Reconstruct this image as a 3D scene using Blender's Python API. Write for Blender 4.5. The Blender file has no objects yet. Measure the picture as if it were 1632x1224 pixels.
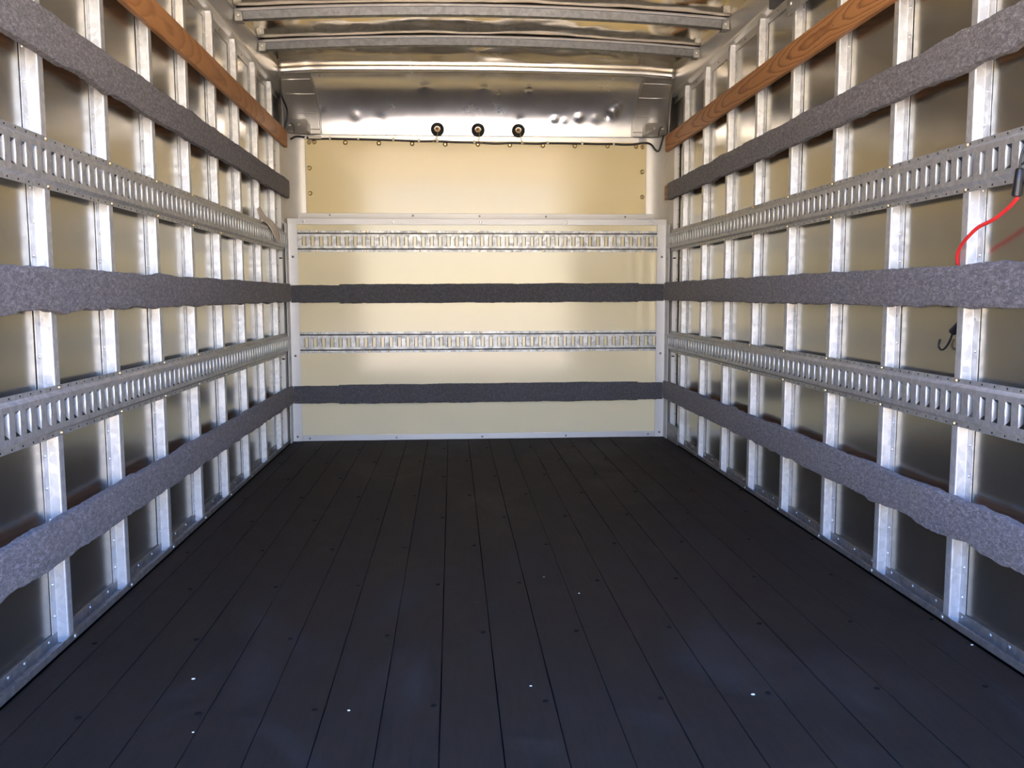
import bpy, math, random
from mathutils import Vector, Matrix, noise
C = bpy.context.scene
COL = C.collection
random.seed(7)

# ------------------------------------------------------------------ camera
F_PX, YAW, PITCH, ROLL = 1403.8, math.radians(3.8555), math.radians(5.7785), math.radians(-0.1507)
cam_d = bpy.data.cameras.new('camera')
cam = bpy.data.objects.new('camera', cam_d)
COL.objects.link(cam)
cam_d.sensor_width = 36.0
cam_d.lens = F_PX / 1632.0 * 36.0
cam_d.clip_start = 0.02
_r0 = Vector((math.cos(YAW), -math.sin(YAW), 0))
_f0 = Vector((math.sin(YAW), math.cos(YAW), 0))
_fw = _f0 * math.cos(PITCH) - Vector((0, 0, 1)) * math.sin(PITCH)
_up = _f0 * math.sin(PITCH) + Vector((0, 0, 1)) * math.cos(PITCH)
_R = _r0 * math.cos(ROLL) + _up * math.sin(ROLL)
_U = -_r0 * math.sin(ROLL) + _up * math.cos(ROLL)
_m = Matrix((_R, _U, -_fw)).transposed().to_4x4()
_m.translation = Vector((-0.1707, 0.0, 0.890))
cam.matrix_world = _m
C.camera = cam

# ------------------------------------------------------------------ sky, sun, exposure
world = bpy.data.worlds.new('sky')
C.world = world
world.use_nodes = True
wt = world.node_tree
wt.nodes.clear()
w_out = wt.nodes.new('ShaderNodeOutputWorld')
w_bg = wt.nodes.new('ShaderNodeBackground')
w_geo = wt.nodes.new('ShaderNodeTexCoord')
w_sep = wt.nodes.new('ShaderNodeSeparateXYZ')
w_ramp = wt.nodes.new('ShaderNodeValToRGB')
wt.links.new(w_geo.outputs['Generated'], w_sep.inputs[0])
wt.links.new(w_sep.outputs['Z'], w_ramp.inputs[0])
wt.links.new(w_ramp.outputs[0], w_bg.inputs[0])
wt.links.new(w_bg.outputs[0], w_out.inputs[0])
e = w_ramp.color_ramp.elements
e[0].position = 0.0; e[0].color = (.78, 0.67, 0.47, 1)
e[1].position = 0.55; e[1].color = (0.12, 0.33, 1.0, 1)
x = w_ramp.color_ramp.elements.new(0.07); x.color = (0.72, 0.70, 0.64, 1)
x = w_ramp.color_ramp.elements.new(0.16); x.color = (0.43, 0.55, .76, 1)
x = w_ramp.color_ramp.elements.new(0.30); x.color = (0.14, 0.39, 1.0, 1)
w_bg.inputs[1].default_value = 3.5

sun_d = bpy.data.lights.new('sun', 'SUN')
sun = bpy.data.objects.new('sun', sun_d)
COL.objects.link(sun)
sun_d.energy = 15.0
sun_d.color = (1.0, 0.83, 0.55)
sun_d.angle = math.radians(0.53)
sun.location = (-20, 12, 30)
sun.rotation_euler = Vector((0.62, -0.30, -0.95)).to_track_quat('-Z', 'Y').to_euler()

C.view_settings.view_transform = 'Standard'
C.view_settings.look = 'None'
C.view_settings.exposure = 1.86
C.view_settings.gamma = 1.0
C.view_settings.use_curve_mapping = False
C.cycles.max_bounces = 14
C.cycles.diffuse_bounces = 6
C.cycles.glossy_bounces = 10

# ------------------------------------------------------------------ dimensions (metres)
W2 = 1.159          # inner face of the posts
WALL = 1.190        # wall sheet
Y_OPEN = 0.35       # open rear end
Y_LIN = 5.416       # lower front lining
Y_UP = 5.56         # upper front panel
PITCH_STUD = 0.4064
Y_L = [2.256 + k * PITCH_STUD for k in range(8)]
Y_R = [2.220 + k * PITCH_STUD for k in range(8)]

# ------------------------------------------------------------------ materials
def new_mat(name):
    m = bpy.data.materials.new(name)
    m.use_nodes = True
    nt = m.node_tree
    b = nt.nodes['Principled BSDF']
    return m, nt, b

def N(nt, typ, **kw):
    n = nt.nodes.new(typ)
    for k, v in kw.items():
        if k in n.inputs.keys() if hasattr(n.inputs, 'keys') else False:
            n.inputs[k].default_value = v
        else:
            setattr(n, k, v)
    return n

def coords(nt, scale=(1, 1, 1), rand=False):
    tc = nt.nodes.new('ShaderNodeTexCoord')
    mp = nt.nodes.new('ShaderNodeMapping')
    mp.inputs['Scale'].default_value = scale
    nt.links.new(tc.outputs['Object'], mp.inputs['Vector'])
    if rand:
        oi = nt.nodes.new('ShaderNodeObjectInfo')
        ml = nt.nodes.new('ShaderNodeMath'); ml.operation = 'MULTIPLY'; ml.inputs[1].default_value = 37.0
        nt.links.new(oi.outputs['Random'], ml.inputs[0])
        nt.links.new(ml.outputs[0], mp.inputs['Location'])
    return mp.outputs[0]

def noise_tex(nt, vec, scale, detail=4, rough=0.55, dist=0.0):
    n = nt.nodes.new('ShaderNodeTexNoise')
    n.inputs['Scale'].default_value = scale
    n.inputs['Detail'].default_value = detail
    n.inputs['Roughness'].default_value = rough
    n.inputs['Distortion'].default_value = dist
    nt.links.new(vec, n.inputs['Vector'])
    return n.outputs[0]

def ramp(nt, fac, stops):
    r = nt.nodes.new('ShaderNodeValToRGB')
    els = r.color_ramp.elements
    els[0].position, els[0].color = stops[0][0], (*stops[0][1], 1)
    els[1].position, els[1].color = stops[-1][0], (*stops[-1][1], 1)
    for p, c in stops[1:-1]:
        k = els.new(p); k.color = (*c, 1)
    nt.links.new(fac, r.inputs[0])
    return r.outputs[0]

def map_range(nt, fac, a, b, c, d):
    r = nt.nodes.new('ShaderNodeMapRange')
    for i, v in enumerate((a, b, c, d)):
        r.inputs[i + 1].default_value = v
    nt.links.new(fac, r.inputs[0])
    return r.outputs[0]

def mixc(nt, fac, A, B, mode='MIX'):
    m = nt.nodes.new('ShaderNodeMix'); m.data_type = 'RGBA'; m.blend_type = mode
    if isinstance(fac, float): m.inputs[0].default_value = fac
    else: nt.links.new(fac, m.inputs[0])
    for i, v in ((6, A), (7, B)):
        if isinstance(v, tuple): m.inputs[i].default_value = (*v, 1)
        else: nt.links.new(v, m.inputs[i])
    return m.outputs[2]

def bump(nt, b, h, strength, dist):
    k = nt.nodes.new('ShaderNodeBump')
    k.inputs['Strength'].default_value = strength
    k.inputs['Distance'].default_value = dist
    nt.links.new(h, k.inputs['Height'])
    nt.links.new(k.outputs[0], b.inputs['Normal'])

def metal(name, col, rough, metallic=1.0, spangle=0.0, sp_scale=55, dirt=0.0, dirt_col=(0.18, 0.15, 0.12), bmp=0.0, rand=True, wave=0.0, stretch=(1, 1, 1)):
    m, nt, b = new_mat(name)
    b.inputs['Metallic'].default_value = metallic
    v = coords(nt, stretch, rand)
    base = None
    if spangle > 0:
        vo = nt.nodes.new('ShaderNodeTexVoronoi'); vo.inputs['Scale'].default_value = sp_scale
        nt.links.new(v, vo.inputs['Vector'])
        sv = nt.nodes.new('ShaderNodeSeparateColor'); nt.links.new(vo.outputs['Color'], sv.inputs[0])
        nz = noise_tex(nt, v, sp_scale * .35, 5, .65)
        ad = nt.nodes.new('ShaderNodeMath'); ad.operation = 'ADD'
        nt.links.new(sv.outputs[0], ad.inputs[0]); nt.links.new(nz, ad.inputs[1])
        lo = tuple(c * (1 - spangle) for c in col); hi = tuple(min(1, c * (1 + spangle)) for c in col)
        base = ramp(nt, map_range(nt, ad.outputs[0], .2, 1.5, 0, 1), [(0, lo), (1, hi)])
        rr = map_range(nt, ad.outputs[0], .2, 1.5, rough + .08, rough - .06)
    else:
        nz = noise_tex(nt, v, 6, 5, .6)
        base = ramp(nt, nz, [(.3, tuple(c * .95 for c in col)), (.7, tuple(min(1, c * 1.04) for c in col))])
        rr = map_range(nt, nz, .3, .7, rough - .02, rough + .04)
    nt.links.new(rr, b.inputs['Roughness'])
    if dirt > 0:
        dz = noise_tex(nt, v, 9, 8, .72, .6)
        base = mixc(nt, map_range(nt, dz, .55, .78, 0, dirt), base, dirt_col)
    nt.links.new(base, b.inputs['Base Color'])
    if bmp > 0:
        bump(nt, b, noise_tex(nt, v, 40, 4, .6), bmp, .002)
    if wave > 0:
        bump(nt, b, noise_tex(nt, v, 3.0, 2, .4), wave, .02)
    return m

M = {}
M['post'] = metal('galvanised_post', (.57, .57, .57), .46, .65, .13, 60, .35, (.33, .30, .27), .06)
M['rail'] = metal('galvanised_rail', (.44, .44, .435), .50, .65, .16, 70, .45, (.28, .26, .24), .10)
M['lip'] = metal('lit_slot_lip', (.80, .80, .79), .45, .6, .1, 60, .1, (.4, .38, .35), .05)  # paler than the rail: door light on the lips put into their colour
M['channel'] = metal('galvanised_channel', (.27, .26, .25), .5, .7, .2, 60, .85, (.15, .105, .065), .10)
M['bow'] = metal('galvanised_bow', (.28, .28, .27), .45, .85, .2, 60, .2, (.3, .28, .25), .05)
M['alu'] = metal('mill_aluminium', (.62, .61, .59), .36, .95, 0, 1, .35, (.45, .42, .38), .05)
M['alu_white'] = metal('pale_aluminium_trim', (.52, .51, .50), .48, .6, 0, 1, .25, (.5, .46, .42), .05)
M['post_skin'] = metal('corner_skin', (.74, .72, .68), .5, .45, 0, 1, .12, (.55, .5, .42), .03)
M['cast'] = metal('cast_aluminium', (.43, .42, .40), .42, .85, 0, 1, .25, (.4, .37, .33), .15)
M['rivet'] = metal('rivet_metal', (.70, .69, .66), .35, 1.0)
M['channel_rivet'] = metal('dull_rivet', (.38, .36, .34), .5, .8)
M['brass'] = metal('brass_screw', (.62, .47, .24), .30, 1.0)
M['dark_bolt'] = metal('dark_bolt', (.22, .21, .22), .4, .9)
M['cove'] = metal('polished_aluminium', (.86, .85, .83), .24, .90, 0, 1, .0, (.55, .52, .48), 0, False)
M['roof'] = metal('roof_sheet', (.84, .75, .57), .11, .97, 0, 1, .03, (.5, .47, .42), 0, False)  # aluminium tinted gold: warm reflected light put into the base colour

# wall sheet: brushed prefinished aluminium with scuffs
m, nt, b = new_mat('wall_sheet')
b.inputs['Metallic'].default_value = 0.94
v = coords(nt)
vs = coords(nt, (1, 3.0, .5))
n1 = noise_tex(nt, v, 2.2, 6, .6)
n2 = noise_tex(nt, vs, 45, 8, .75, 1.5)
n3 = noise_tex(nt, coords(nt, (1, 14, 5)), 9, 3, .5, 2.0)
bc = ramp(nt, n1, [(.3, (.39, .37, .325)), (.7, (.47, .45, .40))])
bc = mixc(nt, map_range(nt, n2, .66, .72, 0, .55), bc, (.75, .74, .72))
bc = mixc(nt, map_range(nt, n3, .70, .73, 0, .5), bc, (.80, .79, .78))
nt.links.new(bc, b.inputs['Base Color'])
nt.links.new(map_range(nt, n1, .3, .7, .17, .23), b.inputs['Roughness'])
bump(nt, b, noise_tex(nt, v, 2.6, 2, .4), .10, .02)
M['wall'] = m

# cream painted panel
def cream(name, col, rough):
    m, nt, b = new_mat(name)
    v = coords(nt)
    n1 = noise_tex(nt, v, 1.6, 5, .55)
    n2 = noise_tex(nt, coords(nt, (2.0, 1, 9)), 7, 6, .7, 1.2)
    c = ramp(nt, n1, [(.3, tuple(k * .97 for k in col)), (.7, tuple(min(1, k * 1.03) for k in col))])
    c = mixc(nt, map_range(nt, n2, .70, .76, 0, .35), c, tuple(k * .55 for k in col))
    nt.links.new(c, b.inputs['Base Color'])
    nt.links.new(map_range(nt, n1, .3, .7, rough - .03, rough + .05), b.inputs['Roughness'])
    b.inputs['Specular IOR Level'].default_value = .6
    bump(nt, b, noise_tex(nt, v, 2.0, 2, .4), .05, .02)
    return m
M['cream'] = cream('cream_panel', (.78, .69, .45), .11)
M['cream_up'] = cream('cream_upper_panel', (.80, .675, .38), .13)  # yellower than the lower cream: warm upper light put into the colour

# felt
m, nt, b = new_mat('grey_felt')
v = coords(nt, rand=True)
n1 = noise_tex(nt, v, 420, 3, .75)
n2 = noise_tex(nt, coords(nt, (1, .5, 1), True), 120, 5, .75, .5)
n3 = noise_tex(nt, v, 5, 3, .5)
ad = nt.nodes.new('ShaderNodeMath'); ad.operation = 'ADD'
nt.links.new(n1, ad.inputs[0]); nt.links.new(n2, ad.inputs[1])
fc = ramp(nt, map_range(nt, ad.outputs[0], .72, 1.28, 0, 1), [(0, (.032, .029, .032)), (.5, (.138, .127, .135)), (1, (.42, .39, .41))])
fc = mixc(nt, map_range(nt, n3, .3, .7, 0, .25), fc, (.15, .137, .14))
nt.links.new(fc, b.inputs['Base Color'])
b.inputs['Roughness'].default_value = .95
b.inputs['Specular IOR Level'].default_value = .1
b.inputs['Sheen Weight'].default_value = .15
bump(nt, b, n1, .7, .004)
M['felt'] = m
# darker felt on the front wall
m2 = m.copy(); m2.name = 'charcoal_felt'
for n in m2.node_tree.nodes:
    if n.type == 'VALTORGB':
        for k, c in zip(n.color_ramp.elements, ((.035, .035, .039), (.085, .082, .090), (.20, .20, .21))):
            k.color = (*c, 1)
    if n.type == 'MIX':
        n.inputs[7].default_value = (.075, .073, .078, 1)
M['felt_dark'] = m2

# wood: growth rings of a log cut almost along its axis
m, nt, b = new_mat('pine_board')
tc = nt.nodes.new('ShaderNodeTexCoord')
sp = nt.nodes.new('ShaderNodeSeparateXYZ'); nt.links.new(tc.outputs['Object'], sp.inputs[0])
v = coords(nt, (1, .25, 1))
lown = noise_tex(nt, coords(nt, (1, .9, 1)), 1.6, 2, .5)
def mth(op, a, bb, cc=None):
    k = nt.nodes.new('ShaderNodeMath'); k.operation = op
    for i, q in enumerate((a, bb, cc)):
        if q is None: continue
        if isinstance(q, (int, float)): k.inputs[i].default_value = q
        else: nt.links.new(q, k.inputs[i])
    return k.outputs[0]
d1 = mth('ADD', mth('MULTIPLY_ADD', sp.outputs['Y'], .030, .02), mth('MULTIPLY', mth('SUBTRACT', lown, .5), .035))
d1 = mth('ADD', d1, sp.outputs['X'])
d2 = mth('SUBTRACT', sp.outputs['Z'], .052)
rr = mth('SQRT', mth('ADD', mth('MULTIPLY', d1, d1), mth('MULTIPLY', d2, d2)), None)
wob = noise_tex(nt, v, 60, 3, .6)
rr = mth('MULTIPLY_ADD', wob, .0030, rr)
ring = mth('FRACT', mth('MULTIPLY', rr, 170.0), None)
fine = noise_tex(nt, coords(nt, (1, .03, 1)), 420, 4, .6)
wc = ramp(nt, ring, [(0, (.54, .25, .092)), (.55, (.48, .215, .076)), (.85, (.21, .072, .022)), (1, (.50, .23, .082))])
wc = mixc(nt, map_range(nt, fine, .35, .7, 0, .35), wc, (.42, .19, .07))
nt.links.new(wc, b.inputs['Base Color'])
b.inputs['Roughness'].default_value = .55
bump(nt, b, fine, .15, .001)
M['wood'] = m
m2 = m.copy(); m2.name = 'plain_pine_board'
for n in m2.node_tree.nodes:
    if n.type == 'MATH' and n.operation == 'MULTIPLY_ADD' and abs(n.inputs[2].default_value - .02) < 1e-5: n.inputs[2].default_value = .16
    if n.type == 'VALTORGB' and len(n.color_ramp.elements) == 4:
        n.color_ramp.elements[2].color = (.36, .145, .048, 1)
M['wood_plain'] = m2

# floor: black painted planks, dusty and scuffed
m, nt, b = new_mat('black_planks')
v = coords(nt)
n1 = noise_tex(nt, coords(nt, (1, .6, 1)), 2.6, 8, .68, .8)
n2 = noise_tex(nt, coords(nt, (6, .5, 1)), 14, 5, .7)
n3 = noise_tex(nt, coords(nt, (1.0, 2.5, 1)), 5, 9, .8, 2.0)
fc = ramp(nt, n2, [(.3, (.0195, .0150, .0115)), (.7, (.0260, .0205, .0160))])
fc = mixc(nt, map_range(nt, n1, .52, .72, 0, .7), fc, (.040, .036, .034))
fc = mixc(nt, map_range(nt, n3, .62, .78, 0, .6), fc, (.085, .078, .074))
nt.links.new(fc, b.inputs['Base Color'])
nt.links.new(map_range(nt, n1, .3, .7, .62, .78), b.inputs['Roughness'])
b.inputs['Specular IOR Level'].default_value = .12
bump(nt, b, n2, .12, .002)
M['floor'] = m

def plain(name, col, rough=.5, metallic=0.0, spec=.5, var=.12, scale=30):
    m, nt, b = new_mat(name)
    nz = noise_tex(nt, coords(nt), scale, 4, .6)
    nt.links.new(ramp(nt, nz, [(.3, tuple(c * (1 - var) for c in col)), (.7, tuple(min(1, c * (1 + var)) for c in col))]), b.inputs['Base Color'])
    b.inputs['Roughness'].default_value = rough
    b.inputs['Metallic'].default_value = metallic
    b.inputs['Specular IOR Level'].default_value = spec
    return m
M['gap'] = plain('seam_shadow_black', (.004, .004, .004), .9, 0, .1)
M['rubber'] = plain('black_rubber', (.018, .016, .015), .55)
M['cable'] = plain('black_cable', (.012, .010, .009), .4)
M['clip'] = plain('white_clip', (.75, .70, .58), .45)
M['socket'] = plain('amber_socket', (.70, .45, .22), .3)
M['plug'] = plain('brown_plug', (.08, .045, .022), .5)
M['wire'] = plain('tan_wire', (.45, .33, .15), .5)
M['red'] = plain('red_cord', (.80, .035, .035), .5, 0, .4, .15, 300)
M['black_plastic'] = plain('black_plastic', (.012, .012, .014), .35)
M['dark_block'] = plain('dark_grey_block', (.075, .075, .085), .5)
M['paper'] = plain('torn_pinkish_paper', (.78, .68, .60), .85, 0, .2, .1, 20)
M['crumb'] = plain('white_crumb', (.85, .83, .78), .7)
M['hole'] = plain('dark_hole', (.009, .008, .007), .9, 0, .1)
m, nt, b = new_mat('sunlit_concrete')
nz = noise_tex(nt, coords(nt), .6, 8, .6)
nt.links.new(ramp(nt, nz, [(.3, (.47, .38, .25)), (.7, (.57, .47, .32))]), b.inputs['Base Color'])
b.inputs['Roughness'].default_value = .9
M['ground'] = m

# ------------------------------------------------------------------ mesh helpers
class MB:
    def __init__(s): s.v = []; s.f = []; s.mi = []
    def add(s, verts, faces, mi=0):
        o = len(s.v)
        s.v += [tuple(p) for p in verts]
        s.f += [tuple(i + o for i in f) for f in faces]
        s.mi += [mi] * len(faces)
    def box(s, a, b, mi=0, ch=0.0):
        x0, y0, z0 = (min(a[i], b[i]) for i in range(3)); x1, y1, z1 = (max(a[i], b[i]) for i in range(3))
        vs = [(x0, y0, z0), (x1, y0, z0), (x1, y1, z0), (x0, y1, z0), (x0, y0, z1), (x1, y0, z1), (x1, y1, z1), (x0, y1, z1)]
        s.add(vs, [(0, 3, 2, 1), (4, 5, 6, 7), (0, 1, 5, 4), (1, 2, 6, 5), (2, 3, 7, 6), (3, 0, 4, 7)], mi)
    def prism(s, poly, axis, a, b, mi=0, steps=1):
        """closed polygon extruded along axis; poly is in the two other axes, in xyz order"""
        n = len(poly)
        def P(q, t):
            l = list(q); l.insert(axis, t); return tuple(l)
        vs = [P(q, a + (b - a) * k / steps) for k in range(steps + 1) for q in poly]
        fs = []
        for k in range(steps):
            for i in range(n):
                j = (i + 1) % n
                fs.append((k * n + i, k * n + j, (k + 1) * n + j, (k + 1) * n + i))
        fs.append(tuple(range(n - 1, -1, -1))); fs.append(tuple(steps * n + i for i in range(n)))
        s.add(vs, fs, mi)
    def grid(s, P, mi=0, flip=False):
        nu, nv = len(P), len(P[0])
        vs = [p for row in P for p in row]
        fs = []
        for i in range(nu - 1):
            for j in range(nv - 1):
                q = (i * nv + j, (i + 1) * nv + j, (i + 1) * nv + j + 1, i * nv + j + 1)
                fs.append(q[::-1] if flip else q)
        s.add(vs, fs, mi)
    def tube(s, pts, r, seg=10, mi=0, caps=True):
        pts = [Vector(p) for p in pts]
        rs = r if isinstance(r, (list, tuple)) else [r] * len(pts)
        t0 = (pts[1] - pts[0]).normalized()
        nrm = t0.orthogonal().normalized()
        vs, fs = [], []
        for i, p in enumerate(pts):
            t = (pts[min(i + 1, len(pts) - 1)] - pts[max(i - 1, 0)]).normalized()
            nrm = (nrm - t * nrm.dot(t)).normalized(); bn = t.cross(nrm)
            for k in range(seg):
                a = 2 * math.pi * k / seg
                vs.append(p + (nrm * math.cos(a) + bn * math.sin(a)) * rs[i])
        for i in range(len(pts) - 1):
            for k in range(seg):
                k2 = (k + 1) % seg
                fs.append((i * seg + k, i * seg + k2, (i + 1) * seg + k2, (i + 1) * seg + k))
        if caps:
            fs.append(tuple(range(seg - 1, -1, -1))); fs.append(tuple((len(pts) - 1) * seg + k for k in range(seg)))
        s.add(vs, fs, mi)
    def lathe(s, prof, seg=16, axis=Vector((0, -1, 0)), org=(0, 0, 0), mi=0):
        """prof: (radius, height along axis); closed at ends where the radius is ~0"""
        axis = Vector(axis).normalized(); u = axis.orthogonal().normalized(); w = axis.cross(u); org = Vector(org)
        vs, fs = [], []
        for r, h in prof:
            for k in range(seg):
                a = 2 * math.pi * k / seg
                vs.append(org + axis * h + (u * math.cos(a) + w * math.sin(a)) * max(r, 1e-5))
        for i in range(len(prof) - 1):
            for k in range(seg):
                k2 = (k + 1) % seg
                fs.append((i * seg + k, i * seg + k2, (i + 1) * seg + k2, (i + 1) * seg + k))
        s.add(vs, fs, mi)
    def build(s, name, mats, parent=None, smooth=None, loc=(0, 0, 0), recalc=True):
        me = bpy.data.meshes.new(name)
        me.from_pydata(s.v, [], s.f)
        if not isinstance(mats, (list, tuple)): mats = [mats]
        for q in mats: me.materials.append(q)
        me.polygons.foreach_set('material_index', s.mi)
        if recalc:
            import bmesh
            bm = bmesh.new(); bm.from_mesh(me); bmesh.ops.recalc_face_normals(bm, faces=bm.faces); bm.to_mesh(me); bm.free()
        if smooth is not None:
            me.polygons.foreach_set('use_smooth', [True] * len(me.polygons))
            me.set_sharp_from_angle(angle=math.radians(smooth))
        me.update()
        o = bpy.data.objects.new(name, me)
        COL.objects.link(o)
        o.location = loc
        if parent is not None: o.parent = parent
        return o

def tag(o, label=None, cat=None, group=None, kind=None):
    if label: o['label'] = label
    if cat: o['category'] = cat
    if group: o['group'] = group
    if kind: o['kind'] = kind
    return o

def thing(name, label, cat, loc=(0, 0, 0), group=None):
    o = bpy.data.objects.new(name, None)
    COL.objects.link(o)
    o.location = loc
    o.empty_display_size = .05
    return tag(o, label, cat, group)

def child_copy(src, parent, loc):
    c = src.copy(); COL.objects.link(c); c.parent = parent; c.location = loc
    return c

def thick_path(pts, t, r=0.003, seg=3):
    """sheet-metal profile: open polyline with rounded bends, thickened to a closed outline"""
    P = [Vector(p) for p in pts]
    line = [P[0]]
    for i in range(1, len(P) - 1):
        a, b, c = P[i - 1], P[i], P[i + 1]
        d0, d1 = (a - b), (c - b)
        k = min(r, d0.length * .45, d1.length * .45)
        p0, p1 = b + d0.normalized() * k, b + d1.normalized() * k
        for s in range(seg + 1):
            u = s / seg
            line.append(p0 * (1 - u) ** 2 + b * 2 * u * (1 - u) + p1 * u * u)
    line.append(P[-1])
    L, R = [], []
    for i, p in enumerate(line):
        d = (line[min(i + 1, len(line) - 1)] - line[max(i - 1, 0)]).normalized()
        n = Vector((-d.y, d.x)) * (t / 2)
        L.append(tuple(p + n)); R.append(tuple(p - n))
    return L + R[::-1]

def smooth_pts(pts, n=8):
    P = [Vector(p) for p in pts]
    P = [P[0] * 2 - P[1]] + P + [P[-1] * 2 - P[-2]]
    out = []
    for i in range(1, len(P) - 2):
        p0, p1, p2, p3 = P[i - 1:i + 3]
        for k in range(n):
            t = k / n
            out.append(.5 * ((2 * p1) + (p2 - p0) * t + (2 * p0 - 5 * p1 + 4 * p2 - p3) * t * t + (3 * p1 - p0 - 3 * p2 + p3) * t ** 3))
    out.append(P[-2])
    return out

def ns(*p):
    return noise.noise(Vector((p + (0, 0, 0))[:3]))

def structure(o): return tag(o, kind='structure')

# ------------------------------------------------------------------ the setting
# ground outside
g = MB(); g.grid([[(-60, -60, -.85), (-60, 60, -.85)], [(60, -60, -.85), (60, 60, -.85)]], flip=True)
structure(g.build('ground', M['ground'], recalc=False))

# floor: one sheet of black planks with thin seams
fl = MB()
fl.box((-1.20, Y_OPEN, -.06), (1.20, 5.62, -.022), 1)
seams = [-.204 + .125 * k for k in range(-8, 12)]
edges = [-1.1528] + [s for s in seams if -1.10 < s < 1.10] + [1.1528]
Ysec = [Y_OPEN + (5.416 - Y_OPEN) * i / 70 for i in range(71)]
for k in range(len(edges) - 1):
    g0 = .0002 + .0010 * random.random() ** 2; g1 = .0002 + .0010 * random.random() ** 2
    top = []
    zoff = random.uniform(-.0012, .0004)
    for i, y in enumerate(Ysec):
        a = edges[k] + g0 + .0009 * (ns(y * 2.3, k * 7.1) + .8 * ns(y * 9, k * 3.7, 5)) + .0004
        c = edges[k + 1] - g1 + .0009 * (ns(y * 2.1, k * 5.3, 9) + .8 * ns(y * 8, k * 9.1, 2)) - .0004
        top.append([(a, y, -.022), (a, y, zoff - .0014), (a + .0012, y, zoff), ((a + c) / 2, y, zoff), (c - .0012, y, zoff), (c, y, zoff - .0014), (c, y, -.022)])
    fl.grid(top, 0)
# sunk screw heads over the crossmembers
for r_, y in enumerate([1.447 + .4055 * k for k in range(10)]):
    for k in range(len(edges) - 1):
        if (k + r_) % 2: continue
        x = edges[k + 1] - .016 + random.uniform(-.006, .003)
        yy = y + random.uniform(-.008, .008)
        fl.lathe([(.0, .0012), (.0065, .0010), (.0075, -.004)], 10, (0, 0, 1), (x, yy, 0), 2)
floor = structure(fl.build('floor', [M['floor'], M['gap'], M['hole']], recalc=True))

# walls: thin bright sheets
for s, nm in ((-1, 'wall_left'), (1, 'wall_right')):
    w = MB()
    rows = []
    for i in range(105):
        y = Y_OPEN + (5.57 - Y_OPEN) * i / 104
        rows.append([(s * (WALL + .0012 + .0012 * ns(y * 2.2, z_ * 2.0, s * 4)), y, z_) for z_ in [-.03 + 2.26 * j / 44 for j in range(45)]])
    w.grid(rows, flip=(s > 0))
    w.box((s * 1.2, Y_OPEN, -.06), (s * 1.215, 5.62, 2.33))
    structure(w.build(nm, M['wall'], smooth=60, recalc=False))

# front bulkhead behind the linings
w = MB(); w.box((-1.215, Y_UP + .012, -.06), (1.215, 5.65, 2.33))
structure(w.build('wall_front', M['alu_white']))

# ceiling: bowed bright sheets, buckled between the roof bows
CROWN = .042
def hz(x):
    a = abs(x)
    return 2.181 - .0105 * (a / .96) ** 2 if a < .96 else 2.1705 - (a - .96) * .075
def zc(x): return 2.188 + CROWN * (1 - (x / W2) ** 2)
ce = MB()
rows = []
for i in range(200):
    y = Y_OPEN + (5.262 - Y_OPEN) * i / 199
    row = []
    for j in range(90):
        x = -1.20 + 2.40 * j / 89
        ph = ((y - 4.23) / .5) % 1.0
        sag = math.sin(math.pi * ph)
        amp = .0055 * ns(x * 2.1 + 3, y * 3.3, 1) + .0028 * ns(x * 5.5, y * 6.5, 7) + .0012 * ns(x * 13, y * 14, 3)
        z = zc(x) + .004 - .0095 * sag + (.35 + .65 * sag) * amp * 1.7
        if y > 4.80:      # the last sheet is pulled down to the header trim
            k = min(1.0, (y - 4.80) / .46); k = k * k * (3 - 2 * k)
            z = z * (1 - k) + (hz(x) + .0265) * k + .6 * amp * math.sin(k * math.pi) + .004 * math.exp(-((x - .08) / .12) ** 2 - ((y - 5.17) / .06) ** 2)
        row.append((x, y, z))
    rows.append(row)
ce.grid(rows, flip=True)
ce.box((-1.215, Y_OPEN, 2.30), (1.215, 5.65, 2.33))
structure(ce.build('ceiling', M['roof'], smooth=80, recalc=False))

# top rails where walls meet the roof
for s, nm in ((-1, 'trim_1'), (1, 'trim_2')):
    t = MB()
    prof = thick_path([(WALL - .002, 2.040), (WALL - .002, 2.078), (1.158, 2.088), (1.149, 2.172), (1.149, 2.192), (1.128, 2.200)], .004, .006)
    t.prism([(s * a, c) for a, c in prof], 1, Y_OPEN, 5.42)
    o = structure(t.build(nm, M['alu'], smooth=35))
    sc = MB(); sc.lathe([(0, .003), (.004, .0025), (.005, 0)], 8, (-s, 0, 0))
    pr = sc.build('screw', M['dark_bolt'], o, 30, (s * (WALL - .004), Y_OPEN + .1, 2.058))
    for k in range(1, 26):
        y = Y_OPEN + .1 + k * .2032
        if 1.9 < y < 5.35: child_copy(pr, o, (s * (WALL - .004), y, 2.058))

# floor channels the posts stand in
for s, nm in ((-1, 'baseboard_left'), (1, 'baseboard_right')):
    t = MB()
    prof = thick_path([(WALL - .0015, .036), (WALL - .0015, .004), (1.1555, .004), (1.1545, .024)], .003, .003)
    t.prism([(s * a, c) for a, c in prof], 1, Y_OPEN, 5.40)
    o = structure(t.build(nm, M['channel'], smooth=35))
    sc = MB(); sc.lathe([(0, .0035), (.0035, .003), (.005, .0005), (.005, 0)], 8, (-s, 0, 0))
    pr = sc.build('rivet', M['channel_rivet'], o, 30, (s * (WALL - .003), 2.0, .026))
    for k in range(1, 28):
        child_copy(pr, o, (s * (WALL - .003), 1.95 + k * .127, .026))
    sc = MB(); sc.lathe([(0, .004), (.005, .003), (.0065, 0)], 8, (-s, 0, 0))
    pr = sc.build('lip_rivet', M['channel_rivet'], o, 30, (s * 1.153, (Y_L if s < 0 else Y_R)[0] + .02, .014))
    for y in (Y_L if s < 0 else Y_R)[1:]:
        child_copy(pr, o, (s * 1.153, y + .02, .014))

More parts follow.
